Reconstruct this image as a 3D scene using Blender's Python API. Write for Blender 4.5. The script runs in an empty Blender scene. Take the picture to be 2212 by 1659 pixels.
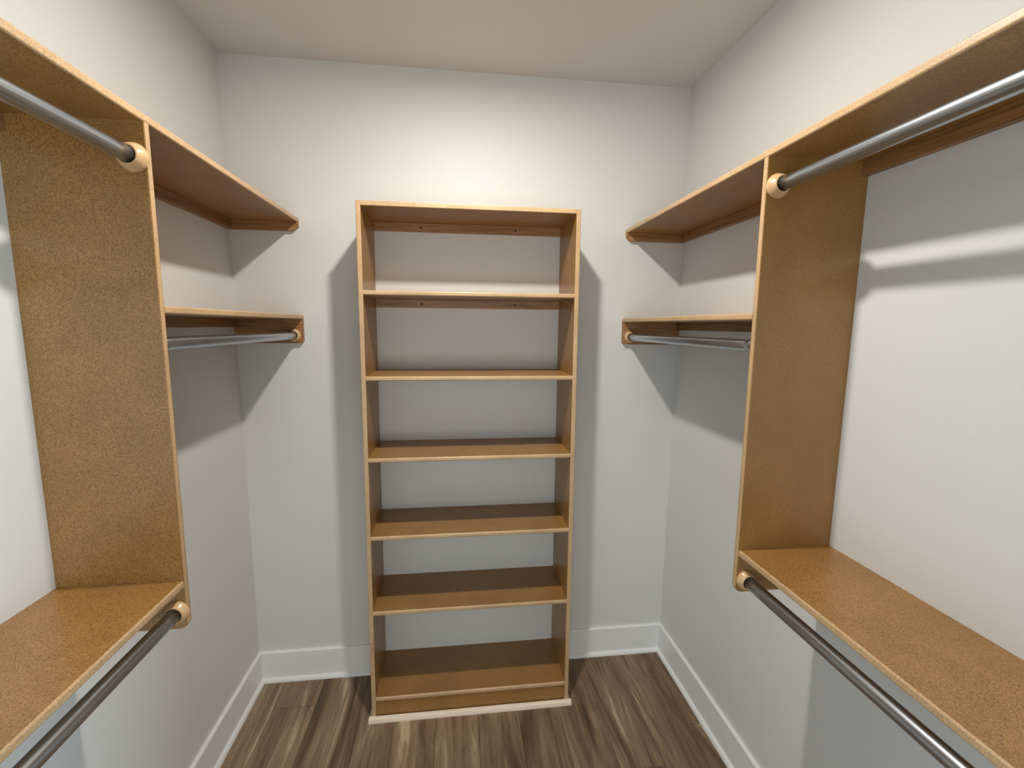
import bpy, bmesh, math, random
from mathutils import Vector, Matrix
scn = bpy.context.scene
COL = scn.collection

# ------------------------------------------------------------------ camera
XL, XR, H = -0.9399, 1.0642, 2.7479          # side walls (at the ceiling), ceiling height
TL, TR = 0.0120, -0.0114                     # the walls lean in by about a centimetre at the floor
YF = -2.78                                   # wall behind the camera
T = 0.0178                                   # board thickness
def wl(z): return XL + TL*(1 - z/H)
def wr(z): return XR + TR*(1 - z/H)

rx, ry, rz = -0.1271, 0.0092, -0.1224
M = Matrix.Rotation(rz, 3, 'Z') @ Matrix.Rotation(rx, 3, 'X')
right = M @ Vector((math.cos(ry), 0, math.sin(ry)))
up = M @ Vector((-math.sin(ry), 0, math.cos(ry)))
fwd = M @ Vector((0, 1, 0))
cam_data = bpy.data.cameras.new('camera')
cam_data.sensor_width = 36.0
cam_data.lens = 36.0*987.55/2212.0
cam_data.clip_start = 0.02
cam = bpy.data.objects.new('camera', cam_data)
COL.objects.link(cam)
R3 = Matrix((right, up, -fwd)).transposed()
cam.matrix_world = Matrix.Translation((0.0, -2.1028, 1.6798)) @ R3.to_4x4()
scn.camera = cam

# ------------------------------------------------------------------ world, lights, exposure
world = bpy.data.worlds.new('world'); scn.world = world
world.use_nodes = True
bg = world.node_tree.nodes['Background']
bg.inputs[0].default_value = (0.80, 0.90, 1.0, 1)
bg.inputs[1].default_value = 0.26

def area(name, loc, target, sx, sy, power, color, shape='RECTANGLE'):
    d = bpy.data.lights.new(name, 'AREA')
    d.shape = shape; d.size = sx
    if shape == 'RECTANGLE': d.size_y = sy
    d.energy = power; d.color = color
    o = bpy.data.objects.new(name, d); COL.objects.link(o)
    o.location = loc
    o.rotation_euler = (Vector(target) - Vector(loc)).to_track_quat('-Z', 'Y').to_euler()
    return o
LX, LY = 0.060, -0.957
LAMP = area('lamp_light', (LX, LY, 2.7105), (LX, LY, 0), 0.085, 0.085, 23.4, (1.0, 0.965, 0.885), 'DISK')
FILL = area('doorway_fill', (0.1, -4.3, 0.95), (0.06, 0, 0.9), 2.2, 1.2, 34.0, (0.92, 0.98, 0.94))  # added frontal fill beyond the doorway, lifts low walls and bookcase interior
DAY = area('window_light', (2.4, -4.45, 1.25), (-0.9, -1.4, 1.0), 1.0, 1.6, 300.0, (0.62, 0.85, 1.0))

scn.view_settings.view_transform = 'Standard'
scn.view_settings.look = 'None'
scn.view_settings.exposure = 0.0
scn.view_settings.gamma = 1.0
scn.view_settings.use_curve_mapping = False

# ------------------------------------------------------------------ helpers
def srgb(r, g, b):
    f = lambda c: (c/255/12.92) if c/255 <= 0.04045 else ((c/255+0.055)/1.055)**2.4
    return (f(r), f(g), f(b), 1)

def link(name, bm, mats, parent=None, smooth=False):
    me = bpy.data.meshes.new(name)
    bmesh.ops.recalc_face_normals(bm, faces=bm.faces)
    bm.to_mesh(me); bm.free()
    for m in (mats if isinstance(mats, (list, tuple)) else [mats]): me.materials.append(m)
    if smooth:
        for p in me.polygons: p.use_smooth = True
    o = bpy.data.objects.new(name, me); COL.objects.link(o)
    if parent is not None:
        o.parent = parent
        o.matrix_parent_inverse = Matrix.Translation(parent.location).inverted()
    return o

def thing(name, label, cat, loc=(0, 0, 0), group=None):
    o = bpy.data.objects.new(name, None); COL.objects.link(o)
    o.empty_display_size = 0.05
    o.location = loc; o['label'] = label; o['category'] = cat
    if group: o['group'] = group
    return o

def tag(o, label, cat, group=None):
    o['label'] = label; o['category'] = cat
    if group: o['group'] = group
    return o

def struct(o): o['kind'] = 'structure'; return o

def box(bm, a, b, bevel=0.0, seg=2, mat=0):
    x0, y0, z0 = a; x1, y1, z1 = b
    v = [bm.verts.new(c) for c in ((x0,y0,z0),(x1,y0,z0),(x1,y1,z0),(x0,y1,z0),(x0,y0,z1),(x1,y0,z1),(x1,y1,z1),(x0,y1,z1))]
    fs = [bm.faces.new([v[i] for i in q]) for q in ((0,3,2,1),(4,5,6,7),(0,1,5,4),(1,2,6,5),(2,3,7,6),(3,0,4,7))]
    for f in fs: f.material_index = mat
    if bevel > 0:
        es = list({e for f in fs for e in f.edges})
        bmesh.ops.bevel(bm, geom=es, offset=bevel, segments=seg, affect='EDGES', profile=0.5)
    return bm

def extrude_profile(pts, axis, a, b, mats=None):
    """closed 2-D profile swept from a to b along an axis; pts are (u, v) in the two other axes."""
    bm = bmesh.new()
    def P(u, v, w):
        return {'x': (w, u, v), 'y': (u, w, v), 'z': (u, v, w)}[axis]
    A = [bm.verts.new(P(u, v, a)) for u, v in pts]
    B = [bm.verts.new(P(u, v, b)) for u, v in pts]
    n = len(pts)
    for i in range(n):
        f = bm.faces.new((A[i], A[(i+1) % n], B[(i+1) % n], B[i]))
        if mats: f.material_index = mats[i]
    bm.faces.new(A[::-1]); bm.faces.new(B)
    return bm

def nose_profile(front, back, z0, z1, r=0.0065, n=5):
    """board section with a rounded front edge; returns (u,z) points and material flags (1 = edge)."""
    s = 1 if front > back else -1
    pts = [(back, z0)]; m = []
    c = front - s*r
    arc1 = [(c + s*r*math.sin(t), z0 + r - r*math.cos(t)) for t in [i*math.pi/2/n for i in range(n+1)]]
    arc2 = [(c + s*r*math.cos(t), z1 - r + r*math.sin(t)) for t in [i*math.pi/2/n for i in range(n+1)]]
    pts += arc1 + arc2 + [(back, z1)]
    for i in range(len(pts)):
        m.append(1 if 1 <= i <= 2*(n+1) - 1 else 0)
    return pts, m

# ------------------------------------------------------------------ materials
def nodemat(name):
    m = bpy.data.materials.new(name); m.use_nodes = True
    nt = m.node_tree; nt.nodes.clear()
    out = nt.nodes.new('ShaderNodeOutputMaterial'); b = nt.nodes.new('ShaderNodeBsdfPrincipled')
    nt.links.new(b.outputs[0], out.inputs[0])
    return m, nt, b
def N(nt, t, **kw):
    n = nt.nodes.new('ShaderNode'+t)
    for k, v in kw.items(): setattr(n, k, v)
    return n
def tc(nt, scale=(1,1,1)):
    t = N(nt, 'TexCoord'); mp = N(nt, 'Mapping'); mp.inputs['Scale'].default_value = scale
    nt.links.new(t.outputs['Object'], mp.inputs[0]); return mp.outputs[0]
def noise(nt, vec, scale, detail=4, rough=.55, dist=0.0):
    n = N(nt, 'TexNoise'); n.inputs['Scale'].default_value = scale; n.inputs['Detail'].default_value = detail
    n.inputs['Roughness'].default_value = rough; n.inputs['Distortion'].default_value = dist
    nt.links.new(vec, n.inputs['Vector']); return n.outputs[0]
def ramp(nt, fac, stops):
    r = N(nt, 'ValToRGB'); e = r.color_ramp.elements
    e[0].position, e[0].color = stops[0]; e[1].position, e[1].color = stops[-1]
    for p, c in stops[1:-1]:
        k = e.new(p); k.color = c
    nt.links.new(fac, r.inputs[0]); return r.outputs[0]
def mix(nt, a, b, fac, mode='MIX'):
    n = N(nt, 'Mix', data_type='RGBA', blend_type=mode)
    for s, v in ((n.inputs[0], fac), (n.inputs[6], a), (n.inputs[7], b)):
        if hasattr(v, 'links') or hasattr(v, 'is_linked'): nt.links.new(v, s)
        else: s.default_value = v
    return n.outputs[2]
def bump(nt, b, h, strength, dist=0.001):
    n = N(nt, 'Bump'); n.inputs['Strength'].default_value = strength; n.inputs['Distance'].default_value = dist
    nt.links.new(h, n.inputs['Height']); nt.links.new(n.outputs[0], b.inputs['Normal'])
def g(v): return (v, v, v, 1)

def paint(name, col, rough=.55, bstr=.25):
    m, nt, b = nodemat(name)
    v = tc(nt)
    b.inputs['Base Color'].default_value = col
    b.inputs['Roughness'].default_value = rough
    b.inputs['Specular IOR Level'].default_value = 0.35
    h = noise(nt, v, 220, 3, .6)
    bump(nt, b, h, bstr, 0.0012)
    return m
M_wall = paint('wall_paint', srgb(222, 221, 219), .5)
M_ceil = paint('ceiling_paint', srgb(220, 218, 215), .8)
M_trim = paint('trim_paint', srgb(238, 238, 238), .35, .05)

def board(name, c_dark, c_mid, c_lite, rough=.33, speck=1.0):
    m, nt, b = nodemat(name)
    v = tc(nt)
    n1 = noise(nt, v, 400, 3, .65)
    col = ramp(nt, n1, [(.30, c_dark), (.47, c_mid), (.62, c_lite)])
    n2 = noise(nt, v, 7, 3, .5, .4)
    blot = ramp(nt, n2, [(.3, g(.86)), (.7, g(1.06))])
    col = mix(nt, col, blot, 1.0, 'MULTIPLY')
    # dark resin flecks
    vo = N(nt, 'TexVoronoi'); vo.inputs['Scale'].default_value = 95; nt.links.new(v, vo.inputs['Vector'])
    sel = N(nt, 'SeparateColor'); nt.links.new(vo.outputs['Color'], sel.inputs[0])
    a1 = N(nt, 'Math', operation='LESS_THAN'); a1.inputs[1].default_value = .13; nt.links.new(vo.outputs['Distance'], a1.inputs[0])
    a2 = N(nt, 'Math', operation='GREATER_THAN'); a2.inputs[1].default_value = .90; nt.links.new(sel.outputs[0], a2.inputs[0])
    a3 = N(nt, 'Math', operation='MULTIPLY'); nt.links.new(a1.outputs[0], a3.inputs[0]); nt.links.new(a2.outputs[0], a3.inputs[1])
    a4 = N(nt, 'Math', operation='MULTIPLY'); a4.inputs[1].default_value = .55*speck; nt.links.new(a3.outputs[0], a4.inputs[0])
    col = mix(nt, col, srgb(80, 50, 24), a4.outputs[0])
    nt.links.new(col, b.inputs['Base Color'])
    rr = noise(nt, v, 4, 3, .5)
    rv = N(nt, 'MapRange'); rv.inputs['To Min'].default_value = rough-.05; rv.inputs['To Max'].default_value = rough+.09
    nt.links.new(rr, rv.inputs[0]); nt.links.new(rv.outputs[0], b.inputs['Roughness'])
    b.inputs['Specular IOR Level'].default_value = .65
    bump(nt, b, noise(nt, v, 160, 3, .6), .04, 0.001)
    return m
M_board = board('fibreboard_face', srgb(112, 76, 33), srgb(152, 109, 56), srgb(176, 133, 76))
M_edge = board('fibreboard_edge', srgb(176, 140, 98), srgb(198, 162, 120), srgb(214, 180, 140), .36, .6)

def oak(name, axis, c0, c1, rough=.42):
    m, nt, b = nodemat(name)
    s = {'x': (3.0, 60, 60), 'y': (60, 3.0, 60)}[axis]
    v = tc(nt, s)
    n1 = noise(nt, v, 1.6, 5, .6, .7)
    col = ramp(nt, n1, [(.3, c0), (.52, c1), (.72, tuple(min(1, k*1.25) for k in c1[:3])+(1,))])
    nt.links.new(col, b.inputs['Base Color']); b.inputs['Roughness'].default_value = rough
    bump(nt, b, n1, .12, 0.001)
    return m
M_oak_x = oak('oak_cleat_along_back', 'x', srgb(118, 80, 46), srgb(164, 120, 78))
M_oak_y = oak('oak_cleat_along_side', 'y', srgb(112, 76, 40), srgb(154, 111, 68))
M_moulding = oak('pale_moulding', 'x', srgb(222, 200, 178), srgb(236, 218, 200), .5)

def socket_mat():
    m, nt, b = nodemat('birch_socket'); v = tc(nt)
    n1 = noise(nt, v, 40, 4, .6, .6)
    nt.links.new(ramp(nt, n1, [(.3, srgb(198, 156, 112)), (.6, srgb(216, 178, 134))]), b.inputs['Base Color'])
    b.inputs['Roughness'].default_value = .22; b.inputs['Coat Weight'].default_value = .3
    return m
M_socket = socket_mat()

def steel():
    m, nt, b = nodemat('galvanised_steel')
    v = tc(nt, (1, .02, 1))
    n1 = noise(nt, v, 330, 4, .6)
    nt.links.new(ramp(nt, n1, [(.3, (.40, .43, .47, 1)), (.7, (.56, .60, .65, 1))]), b.inputs['Base Color'])
    b.inputs['Metallic'].default_value = 1.0
    rv = N(nt, 'MapRange'); rv.inputs['To Min'].default_value = .22; rv.inputs['To Max'].default_value = .36
    nt.links.new(n1, rv.inputs[0]); nt.links.new(rv.outputs[0], b.inputs['Roughness'])
    v2 = tc(nt, (1, .10, 1))
    bump(nt, b, noise(nt, v2, 90, 3, .6), .05, 0.001)
    return m
M_steel = steel()
def screw_mat():
    m, nt, b = nodemat('dark_screw'); b.inputs['Base Color'].default_value = srgb(70, 52, 38)
    b.inputs['Metallic'].default_value = .6; b.inputs['Roughness'].default_value = .45; return m
M_screw = screw_mat()

def floor_mat():
    m, nt, b = nodemat('vinyl_plank_floor')
    t = N(nt, 'TexCoord'); sp = N(nt, 'SeparateXYZ'); nt.links.new(t.outputs['Object'], sp.inputs[0])
    def mth(op, a, bb=None, c=None):
        n = N(nt, 'Math', operation=op)
        for i, q in enumerate((a, bb, c)):
            if q is None: continue
            if isinstance(q, (int, float)): n.inputs[i].default_value = q
            else: nt.links.new(q, n.inputs[i])
        return n.outputs[0]
    PW, PL = .178, 1.22
    px = mth('DIVIDE', mth('ADD', sp.outputs[0], .985), PW)
    idx = mth('FLOOR', px); fx = mth('FRACT', px)
    wn = N(nt, 'TexWhiteNoise', noise_dimensions='1D'); nt.links.new(idx, wn.inputs['W'])
    py = mth('DIVIDE', mth('ADD', sp.outputs[1], mth('MULTIPLY', wn.outputs['Value'], PL)), PL)
    idy = mth('FLOOR', py); fy = mth('FRACT', py)
    pid = mth('ADD', mth('MULTIPLY', idx, 7.31), mth('MULTIPLY', idy, 3.77))
    wn2 = N(nt, 'TexWhiteNoise', noise_dimensions='1D'); nt.links.new(pid, wn2.inputs['W'])
    rnd = wn2.outputs['Value']
    cb = N(nt, 'CombineXYZ')
    nt.links.new(mth('ADD', sp.outputs[0], mth('MULTIPLY', rnd, 13.0)), cb.inputs[0])
    nt.links.new(mth('ADD', sp.outputs[1], mth('MULTIPLY', rnd, 29.0)), cb.inputs[1])
    mpA = N(nt, 'Mapping'); mpA.inputs['Scale'].default_value = (1, .095, 1); nt.links.new(cb.outputs[0], mpA.inputs[0])
    mpB = N(nt, 'Mapping'); mpB.inputs['Scale'].default_value = (1, .045, 1); nt.links.new(cb.outputs[0], mpB.inputs[0])
    broad = noise(nt, mpA.outputs[0], 11.5, 5, .60, 1.0)         # wide soft streaks
    fine = noise(nt, mpB.outputs[0], 130, 4, .65, .3)         # grain
    col = ramp(nt, broad, [(.30, srgb(78, 58, 42)), (.42, srgb(116, 93, 71)), (.53, srgb(143, 119, 94)), (.60, srgb(158, 135, 107)), (.65, srgb(192, 170, 140)), (.74, srgb(200, 180, 150))])
    fc = ramp(nt, fine, [(.30, g(.58)), (.50, g(.96)), (.75, g(1.12))])
    col = mix(nt, col, fc, .85, 'MULTIPLY')
    tone = N(nt, 'MapRange'); tone.inputs['To Min'].default_value = .82; tone.inputs['To Max'].default_value = 1.15
    nt.links.new(rnd, tone.inputs[0])
    cc = N(nt, 'CombineColor')
    for i in range(3): nt.links.new(tone.outputs[0], cc.inputs[i])
    col = mix(nt, col, cc.outputs[0], 1.0, 'MULTIPLY')
    # knots
    mpK = N(nt, 'Mapping'); mpK.inputs['Scale'].default_value = (1, .45, 1); nt.links.new(cb.outputs[0], mpK.inputs[0])
    wob = N(nt, 'TexNoise'); wob.inputs['Scale'].default_value = 25; nt.links.new(mpK.outputs[0], wob.inputs['Vector'])
    vadd = N(nt, 'VectorMath', operation='MULTIPLY_ADD'); nt.links.new(wob.outputs['Color'], vadd.inputs[0])
    vadd.inputs[1].default_value = (.03, .03, 0); nt.links.new(mpK.outputs[0], vadd.inputs[2])
    vo = N(nt, 'TexVoronoi'); vo.inputs['Scale'].default_value = 6.5; nt.links.new(vadd.outputs[0], vo.inputs['Vector'])
    kn = ramp(nt, vo.outputs['Distance'], [(.02, g(1)), (.13, g(0))])
    s2 = N(nt, 'SeparateColor'); nt.links.new(vo.outputs['Color'], s2.inputs[0])
    ks = mth('GREATER_THAN', s2.outputs[1], .55)
    kk = mth('MULTIPLY', mth('MULTIPLY', kn, ks), .9)
    col = mix(nt, col, srgb(58, 42, 30), kk)
    # seams
    sx = mth('LESS_THAN', mth('MINIMUM', fx, mth('SUBTRACT', 1.0, fx)), .007)
    sy = mth('LESS_THAN', mth('MINIMUM', fy, mth('SUBTRACT', 1.0, fy)), .0012)
    seam = mth('MULTIPLY', mth('MAXIMUM', sx, sy), .55)
    col = mix(nt, col, srgb(44, 32, 24), seam)
    nt.links.new(col, b.inputs['Base Color'])
    b.inputs['Roughness'].default_value = .48
    b.inputs['Specular IOR Level'].default_value = .4
    bump(nt, b, mth('SUBTRACT', fine, mth('MULTIPLY', seam, 2.0)), .15, 0.001)
    return m
M_floor = floor_mat()
M_white = paint('fixture_white', srgb(240, 240, 238), .4, 0)

# ------------------------------------------------------------------ room shell
W = .12
def slab(name, verts8, mat):
    bm = bmesh.new(); v = [bm.verts.new(c) for c in verts8]
    for q in ((0,3,2,1),(4,5,6,7),(0,1,5,4),(1,2,6,5),(2,3,7,6),(3,0,4,7)): bm.faces.new([v[i] for i in q])
    return struct(link(name, bm, mat))
# corners of a wall prism: bottom 4, top 4
slab('wall_left', [(wl(0)-W, YF, 0), (wl(0), YF, 0), (wl(0), 0, 0), (wl(0)-W, 0, 0),
                   (XL-W, YF, H), (XL, YF, H), (XL, 0, H), (XL-W, 0, H)], M_wall)
slab('wall_right', [(wr(0), YF, 0), (wr(0)+W, YF, 0), (wr(0)+W, 0, 0), (wr(0), 0, 0),
                    (XR, YF, H), (XR+W, YF, H), (XR+W, 0, H), (XR, 0, H)], M_wall)
slab('wall_back', [(XL-W, 0, 0), (XR+W, 0, 0), (XR+W, W, 0), (XL-W, W, 0),
                   (XL-W, 0, H), (XR+W, 0, H), (XR+W, W, H), (XL-W, W, H)], M_wall)
slab('floor', [(XL-W, YF-W, -.05), (XR+W, YF-W, -.05), (XR+W, W, -.05), (XL-W, W, -.05),
               (XL-W, YF-W, 0), (XR+W, YF-W, 0), (XR+W, W, 0), (XL-W, W, 0)], M_floor)
slab('ceiling', [(XL-W, YF-W, H), (XR+W, YF-W, H), (XR+W, W, H), (XL-W, W, H),
                 (XL-W, YF-W, H+.08), (XR+W, YF-W, H+.08), (XR+W, W, H+.08), (XL-W, W, H+.08)], M_ceil)
# the wall behind the camera with its doorway
DX0, DX1, DZ = -.60, .72, 2.06
bm = bmesh.new()
box(bm, (XL-W, YF-W, 0), (DX0, YF, H)); box(bm, (DX1, YF-W, 0), (XR+W, YF, H)); box(bm, (DX0, YF-W, DZ), (DX1, YF, H))
struct(link('wall_front', bm, M_wall))

# baseboards with their shoe moulding
HB, TB = .146, .0137
def base_prof(w, s):          # w = wall coordinate, s = direction into the room
    return [(w, 0), (w+s*TB, 0), (w+s*TB, HB-.004), (w+s*(TB-.004), HB), (w, HB)]
def shoe_prof(w, s, r=.014):
    pts = [(w+s*TB, 0), (w+s*(TB+r), 0)]
    for i in range(1, 6):
        t = i*math.pi/2/6
        pts.append((w+s*(TB+r*math.cos(t)), .018*math.sin(t)))
    pts.append((w+s*TB, .018)); return pts
wlb, wrb = wl(.07), wr(.07)
bb = struct(link('baseboard_left', extrude_profile(base_prof(wlb, 1), 'y', YF, 0), M_trim))
link('shoe_moulding', extrude_profile(shoe_prof(wlb, 1), 'y', YF, -TB), M_trim, bb)
bb = struct(link('baseboard_right', extrude_profile(base_prof(wrb, -1), 'y', YF, 0), M_trim))
link('shoe_moulding', extrude_profile(shoe_prof(wrb, -1), 'y', YF, -TB), M_trim, bb)
BL, BR, BD, BH = -.366, .4904, .2889, 2.134
bm = bmesh.new()
def add_prof(bm, pts, a, b):
    A = [bm.verts.new((a, u, v)) for u, v in pts]; B = [bm.verts.new((b, u, v)) for u, v in pts]; n = len(pts)
    for i in range(n): bm.faces.new((A[i], A[(i+1) % n], B[(i+1) % n], B[i]))
    bm.faces.new(A[::-1]); bm.faces.new(B)
for a, b in ((wlb+TB, BL), (BR, wrb-TB)): add_prof(bm, base_prof(0, -1), a, b)
bb = struct(link('baseboard_back', bm, M_trim))
bm = bmesh.new()
for a, b in ((wlb+TB, BL), (BR, wrb-TB)): add_prof(bm, shoe_prof(0, -1), a, b)
link('shoe_moulding', bm, M_trim, bb)

# ------------------------------------------------------------------ ceiling lamp
t = thing('ceiling_light', 'small round white disc light fixed to the closet ceiling', 'ceiling light', (LX, LY, H))
def lathe(prof, cx, cy, cz, axis='z', sgn=1, n=48):
    bm = bmesh.new(); rings = []
    for r, h in prof:
        ring = []
        for i in range(n):
            a = 2*math.pi*i/n
            c, s = r*math.cos(a), r*math.sin(a)
            p = (cx+c, cy+s, cz+sgn*h) if axis == 'z' else (cx+c, cy+sgn*h, cz+s)
            ring.append(bm.verts.new(p))
        rings.append(ring)
    for A, B in zip(rings, rings[1:]):
        for i in range(n): bm.faces.new((A[i], A[(i+1) % n], B[(i+1) % n], B[i]))
    bm.faces.new(rings[0]); bm.faces.new(rings[-1][::-1])
    return bm
link('trim_ring', lathe([(.095, 0), (.095, .012), (.085, .026), (.066, .034), (.062, .034), (.062, .030), (.030, .030)], LX, LY, H, 'z', -1), M_white, t, True)

# ------------------------------------------------------------------ bookcase against the back wall
bc = thing('bookcase', 'tall narrow fibreboard bookcase with open back standing against the end wall', 'bookcase', ((BL+BR)/2, -BD/2, 0))
def side_panel(x0, x1):
    # panel whose front edge (facing the room) is rounded; profile in plan (x,y) swept up z
    r, n = .003, 3
    pts = [(x0, 0), (x0, -BD+r)]
    pts += [(x0+r-r*math.cos(a), -BD+r-r*math.sin(a)) for a in [i*math.pi/2/n for i in range(1, n+1)]]
    pts += [(x1-r+r*math.sin(a), -BD+r-r*math.cos(a)) for a in [i*math.pi/2/n for i in range(0, n+1)]]
    pts += [(x1, 0)]
    m = [0]+[1]*(2*n+1)+[0]*2
    m = m[:len(pts)]
    return extrude_profile(pts, 'z', 0.0, BH, m)
link('side_panel', side_panel(BL, BL+T), [M_board, M_edge], bc)
link('side_panel', side_panel(BR-T, BR), [M_board, M_edge], bc)
heights = [BH, 1.808, 1.4785, 1.1506, .8232, .4953, .1028]
for i, z in enumerate(heights):
    p, m = nose_profile(-BD, 0, z-T, z, .0055 if i else .003)
    link('top_board' if i == 0 else 'shelf', extrude_profile(p, 'x', BL+T, BR-T, m), [M_board, M_edge], bc)
bm = box(bmesh.new(), (BL+T, -BD+.022, 0), (BR-T, -BD+.006, heights[-1]-T), .0008, 1)
link('kick_board', bm, M_board, bc)
for zt in (BH-T, heights[1]-T):
    c = link('cleat', box(bmesh.new(), (BL+T, -.018, zt-.036), (BR-T, 0, zt), .0012, 1), M_oak_x, bc)
    for x in (-.149, .266):
        s = lathe([(.0048, 0), (.0048, .0012), (.002, .0006), (.0008, .0004)], x, -.018, zt-.019, 'y', -1, 16)
        link('screw', s, M_screw, c)
# quarter round at the foot, front and both returns
def quarter(axis, w, s, a, b, r=.019):
    pts = [(w, 0)] + [(w+s*r*math.cos(i*math.pi/2/7), r*math.sin(i*math.pi/2/7)) for i in range(8)]
    return extrude_profile(pts, axis, a, b)
QR = .012
link('base_moulding', quarter('x', -BD, -1, BL-QR, BR+QR, .019), M_moulding, bc)
link('base_moulding', quarter('y', BL, -1, -BD, -.04, QR), M_moulding, bc)
link('base_moulding', quarter('y', BR, 1, -BD, -.04, QR), M_moulding, bc)

# ------------------------------------------------------------------ wall shelves, dividers and rods
def socket(x, y, z, sgn, parent, k=1.0):
    """turned wooden rosette: base at y, opening towards sgn*y"""
    prof = [(.0272, 0), (.0280, .0025), (.0278, .005), (.0258, .010), (.0228, .0155), (.0208, .0195), (.0196, .0205), (.0182, .0200), (.0178, .011)]
    prof = [(.018 + (q-.018)*k if q > .018 else q, h*k) for q, h in prof]
    return link('socket', lathe(prof, x, y, z, 'y', sgn, 48), M_socket, parent, True)

def rod(name, label, x, z, y0, y1, r=.0162, group='closet rods', k=1.0):
    """tube along y between two faces y0 < y1 with a socket at each end; the tube is slightly telescoped"""
    o = thing(name, label, 'closet rod', (x, (y0+y1)/2, z), group)
    bm = bmesh.new(); n = 40
    secs = [(y0+.008, r)] + [(y0+.009+(y1-y0-.018)*k/24, r) for k in range(1, 24)] + [(y1-.008, r)]
    rings = [[bm.verts.new((x+q*math.cos(2*math.pi*i/n), y, z+q*math.sin(2*math.pi*i/n))) for i in range(n)] for y, q in secs]
    for A, B in zip(rings, rings[1:]):
        for i in range(n): bm.faces.new((A[i], A[(i+1) % n], B[(i+1) % n], B[i]))
    bm.faces.new(rings[0]); bm.faces.new(rings[-1][::-1])
    link('tube', bm, M_steel, o, True)
    socket(x, y0, z, 1, o, k); socket(x, y1, z, -1, o, k)
    return o

def cleat_end(name, fx, wx, z1, h, ch, parent):
    """cleat on the back wall with its free end chamfered; wx = side wall x, fx = free end x"""
    s = 1 if fx > wx else -1
    pts = [(wx, z1), (fx, z1), (fx, z1-h+ch), (fx-s*ch, z1-h), (wx, z1-h)]
    return link(name, extrude_profile(pts, 'y', -.0181, 0), M_oak_x, parent)

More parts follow.
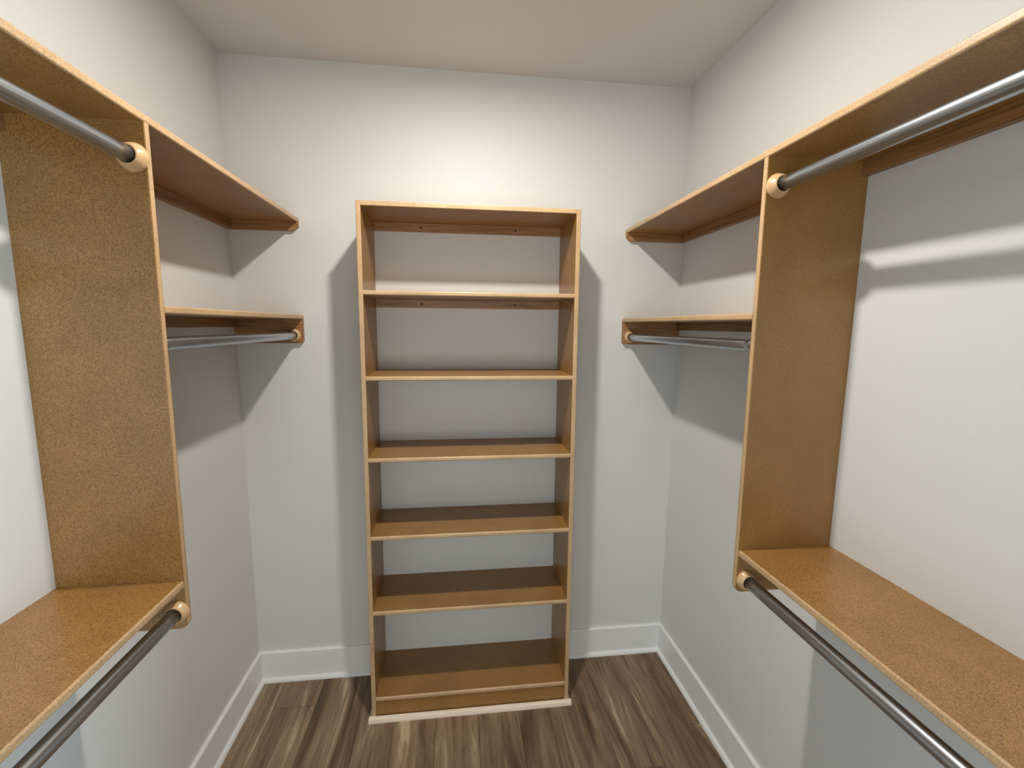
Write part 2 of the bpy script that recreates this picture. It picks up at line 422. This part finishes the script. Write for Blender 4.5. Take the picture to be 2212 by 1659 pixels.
def closet_side(side):
    L = side == 'left'
    s = 1 if L else -1                      # direction from wall into the room
    w = wl if L else wr
    wall_word = 'left' if L else 'right'
    D = .284 if L else .2847
    F = (XL + D) if L else (XR - D)
    zT = 2.1212 if L else 2.1239
    zM = 1.7171 if L else 1.7183
    zB = 1.0609 if L else 1.0633
    zd = .9381 if L else .9392
    Y = -.9815 if L else -.9827
    GAP = .0
    # top shelf
    o = thing('closet_shelf', 'long high fibreboard shelf running the whole length of the %s wall' % wall_word, 'shelf', (w(zT), YF/2, zT), 'wall shelves')
    p, m = nose_profile(F, w(zT)+s*GAP, zT-T, zT, .004)
    link('board', extrude_profile(p, 'y', YF, 0, m), [M_board, M_edge], o)
    a, b = sorted((w(zT-T-.02), w(zT-T-.02)+s*.0181))
    link('cleat', box(bmesh.new(), (a, Y+T, zT-T-.036), (b, -.0181, zT-T), .001, 1), M_oak_y, o)
    link('cleat', box(bmesh.new(), (a, YF, zT-T-.036), (b, Y, zT-T), .001, 1), M_oak_y, o)
    cleat_end('end_cleat', F-s*.002, w(zT-T-.02), zT-T, .036, .017, o)
    # vertical divider with a rounded lower front corner
    pts = [(w(zT-T), zT-T), (F, zT-T)]
    r = .014
    pts += [(F-s*r+s*r*math.cos(a), zd+r-r*math.sin(a)) for a in [i*math.pi/2/6 for i in range(7)]]
    pts += [(w(zd), zd)]
    bm = bmesh.new()
    A = [bm.verts.new((u, Y, v)) for u, v in pts]; B = [bm.verts.new((u, Y+T, v)) for u, v in pts]; n = len(pts)
    edge_faces = []
    for i in range(n):
        f = bm.faces.new((A[i], A[(i+1) % n], B[(i+1) % n], B[i]))
        if 1 <= i <= 7: f.material_index = 1; edge_faces.append(f)
    bm.faces.new(A[::-1]); bm.faces.new(B)
    es = [e for e in bm.edges if len([f for f in e.link_faces if f in edge_faces]) == 1 and abs(e.verts[0].co.y-e.verts[1].co.y) < 1e-6 and abs(e.verts[0].co.z-(zT-T))+abs(e.verts[1].co.z-(zT-T)) > 1e-6]
    bmesh.ops.bevel(bm, geom=es, offset=.0022, segments=2, affect='EDGES', profile=.5)
    d = link('divider_panel', bm, [M_board, M_edge])
    tag(d, 'tall upright fibreboard divider panel fixed to the %s wall between two hanging bays' % wall_word, 'divider panel', 'divider panels')
    # short middle shelf between divider and back wall
    o = thing('closet_shelf', 'short middle shelf on the %s wall, between divider panel and end wall' % wall_word, 'shelf', (w(zM), Y/2, zM), 'wall shelves')
    p, m = nose_profile(F, w(zM), zM-T, zM, .0045)
    link('board', extrude_profile(p, 'y', Y+T, 0, m), [M_board, M_edge], o)
    a, b = sorted((w(zM-T-.02), w(zM-T-.02)+s*.0181))
    link('cleat', box(bmesh.new(), (a, Y+T, zM-T-.036), (b, -.0181, zM-T), .001, 1), M_oak_y, o)
    cleat_end('end_cleat', F-s*.0005, w(zM-T-.05), zM-T, .104, .010, o)
    # lower shelf towards the camera
    o = thing('closet_shelf', 'low wide fibreboard shelf on the %s wall, on the near side of the divider panel' % wall_word, 'shelf', (w(zB), (YF+Y)/2, zB), 'wall shelves')
    p, m = nose_profile(F, w(zB), zB-T, zB, .0045)
    link('board', extrude_profile(p, 'y', YF, Y, m), [M_board, M_edge], o)
    a, b = sorted((w(zB-T-.02), w(zB-T-.02)+s*.0181))
    link('cleat', box(bmesh.new(), (a, YF, zB-T-.036), (b, Y, zB-T), .001, 1), M_oak_y, o)
    # rods
    if L: R = ((-.6802, 2.028), (-.6915, 1.6295), (-.6741, .9837))
    else: R = ((.8078, 2.0347), (.8145, 1.6310), (.8057, .9761))
    rod('hanging_rod', 'grey metal hanging rod directly beneath the high %s shelf, nearest the top of the photo' % wall_word, R[0][0], R[0][1], YF, Y, k=1.28)
    o = rod('hanging_rod', 'short grey metal hanging rod beneath the short middle shelf at the %s of the bookcase' % wall_word, R[1][0], R[1][1], Y+T, -.0181, .0166)
    if not L:
        # the wider outer section of the telescoping tube shows close to the divider
        link('outer_sleeve', lathe([(.0166, 0), (.0176, .0004), (.0176, .0425), (.0166, .043)], R[1][0], Y+T+.012, R[1][1], 'y', 1, 40), M_steel, o, True)
    rod('hanging_rod', 'dark grey metal hanging rod beneath the low %s shelf, near the bottom of the photo' % wall_word, R[2][0], R[2][1], YF, Y)
closet_side('left')
closet_side('right')
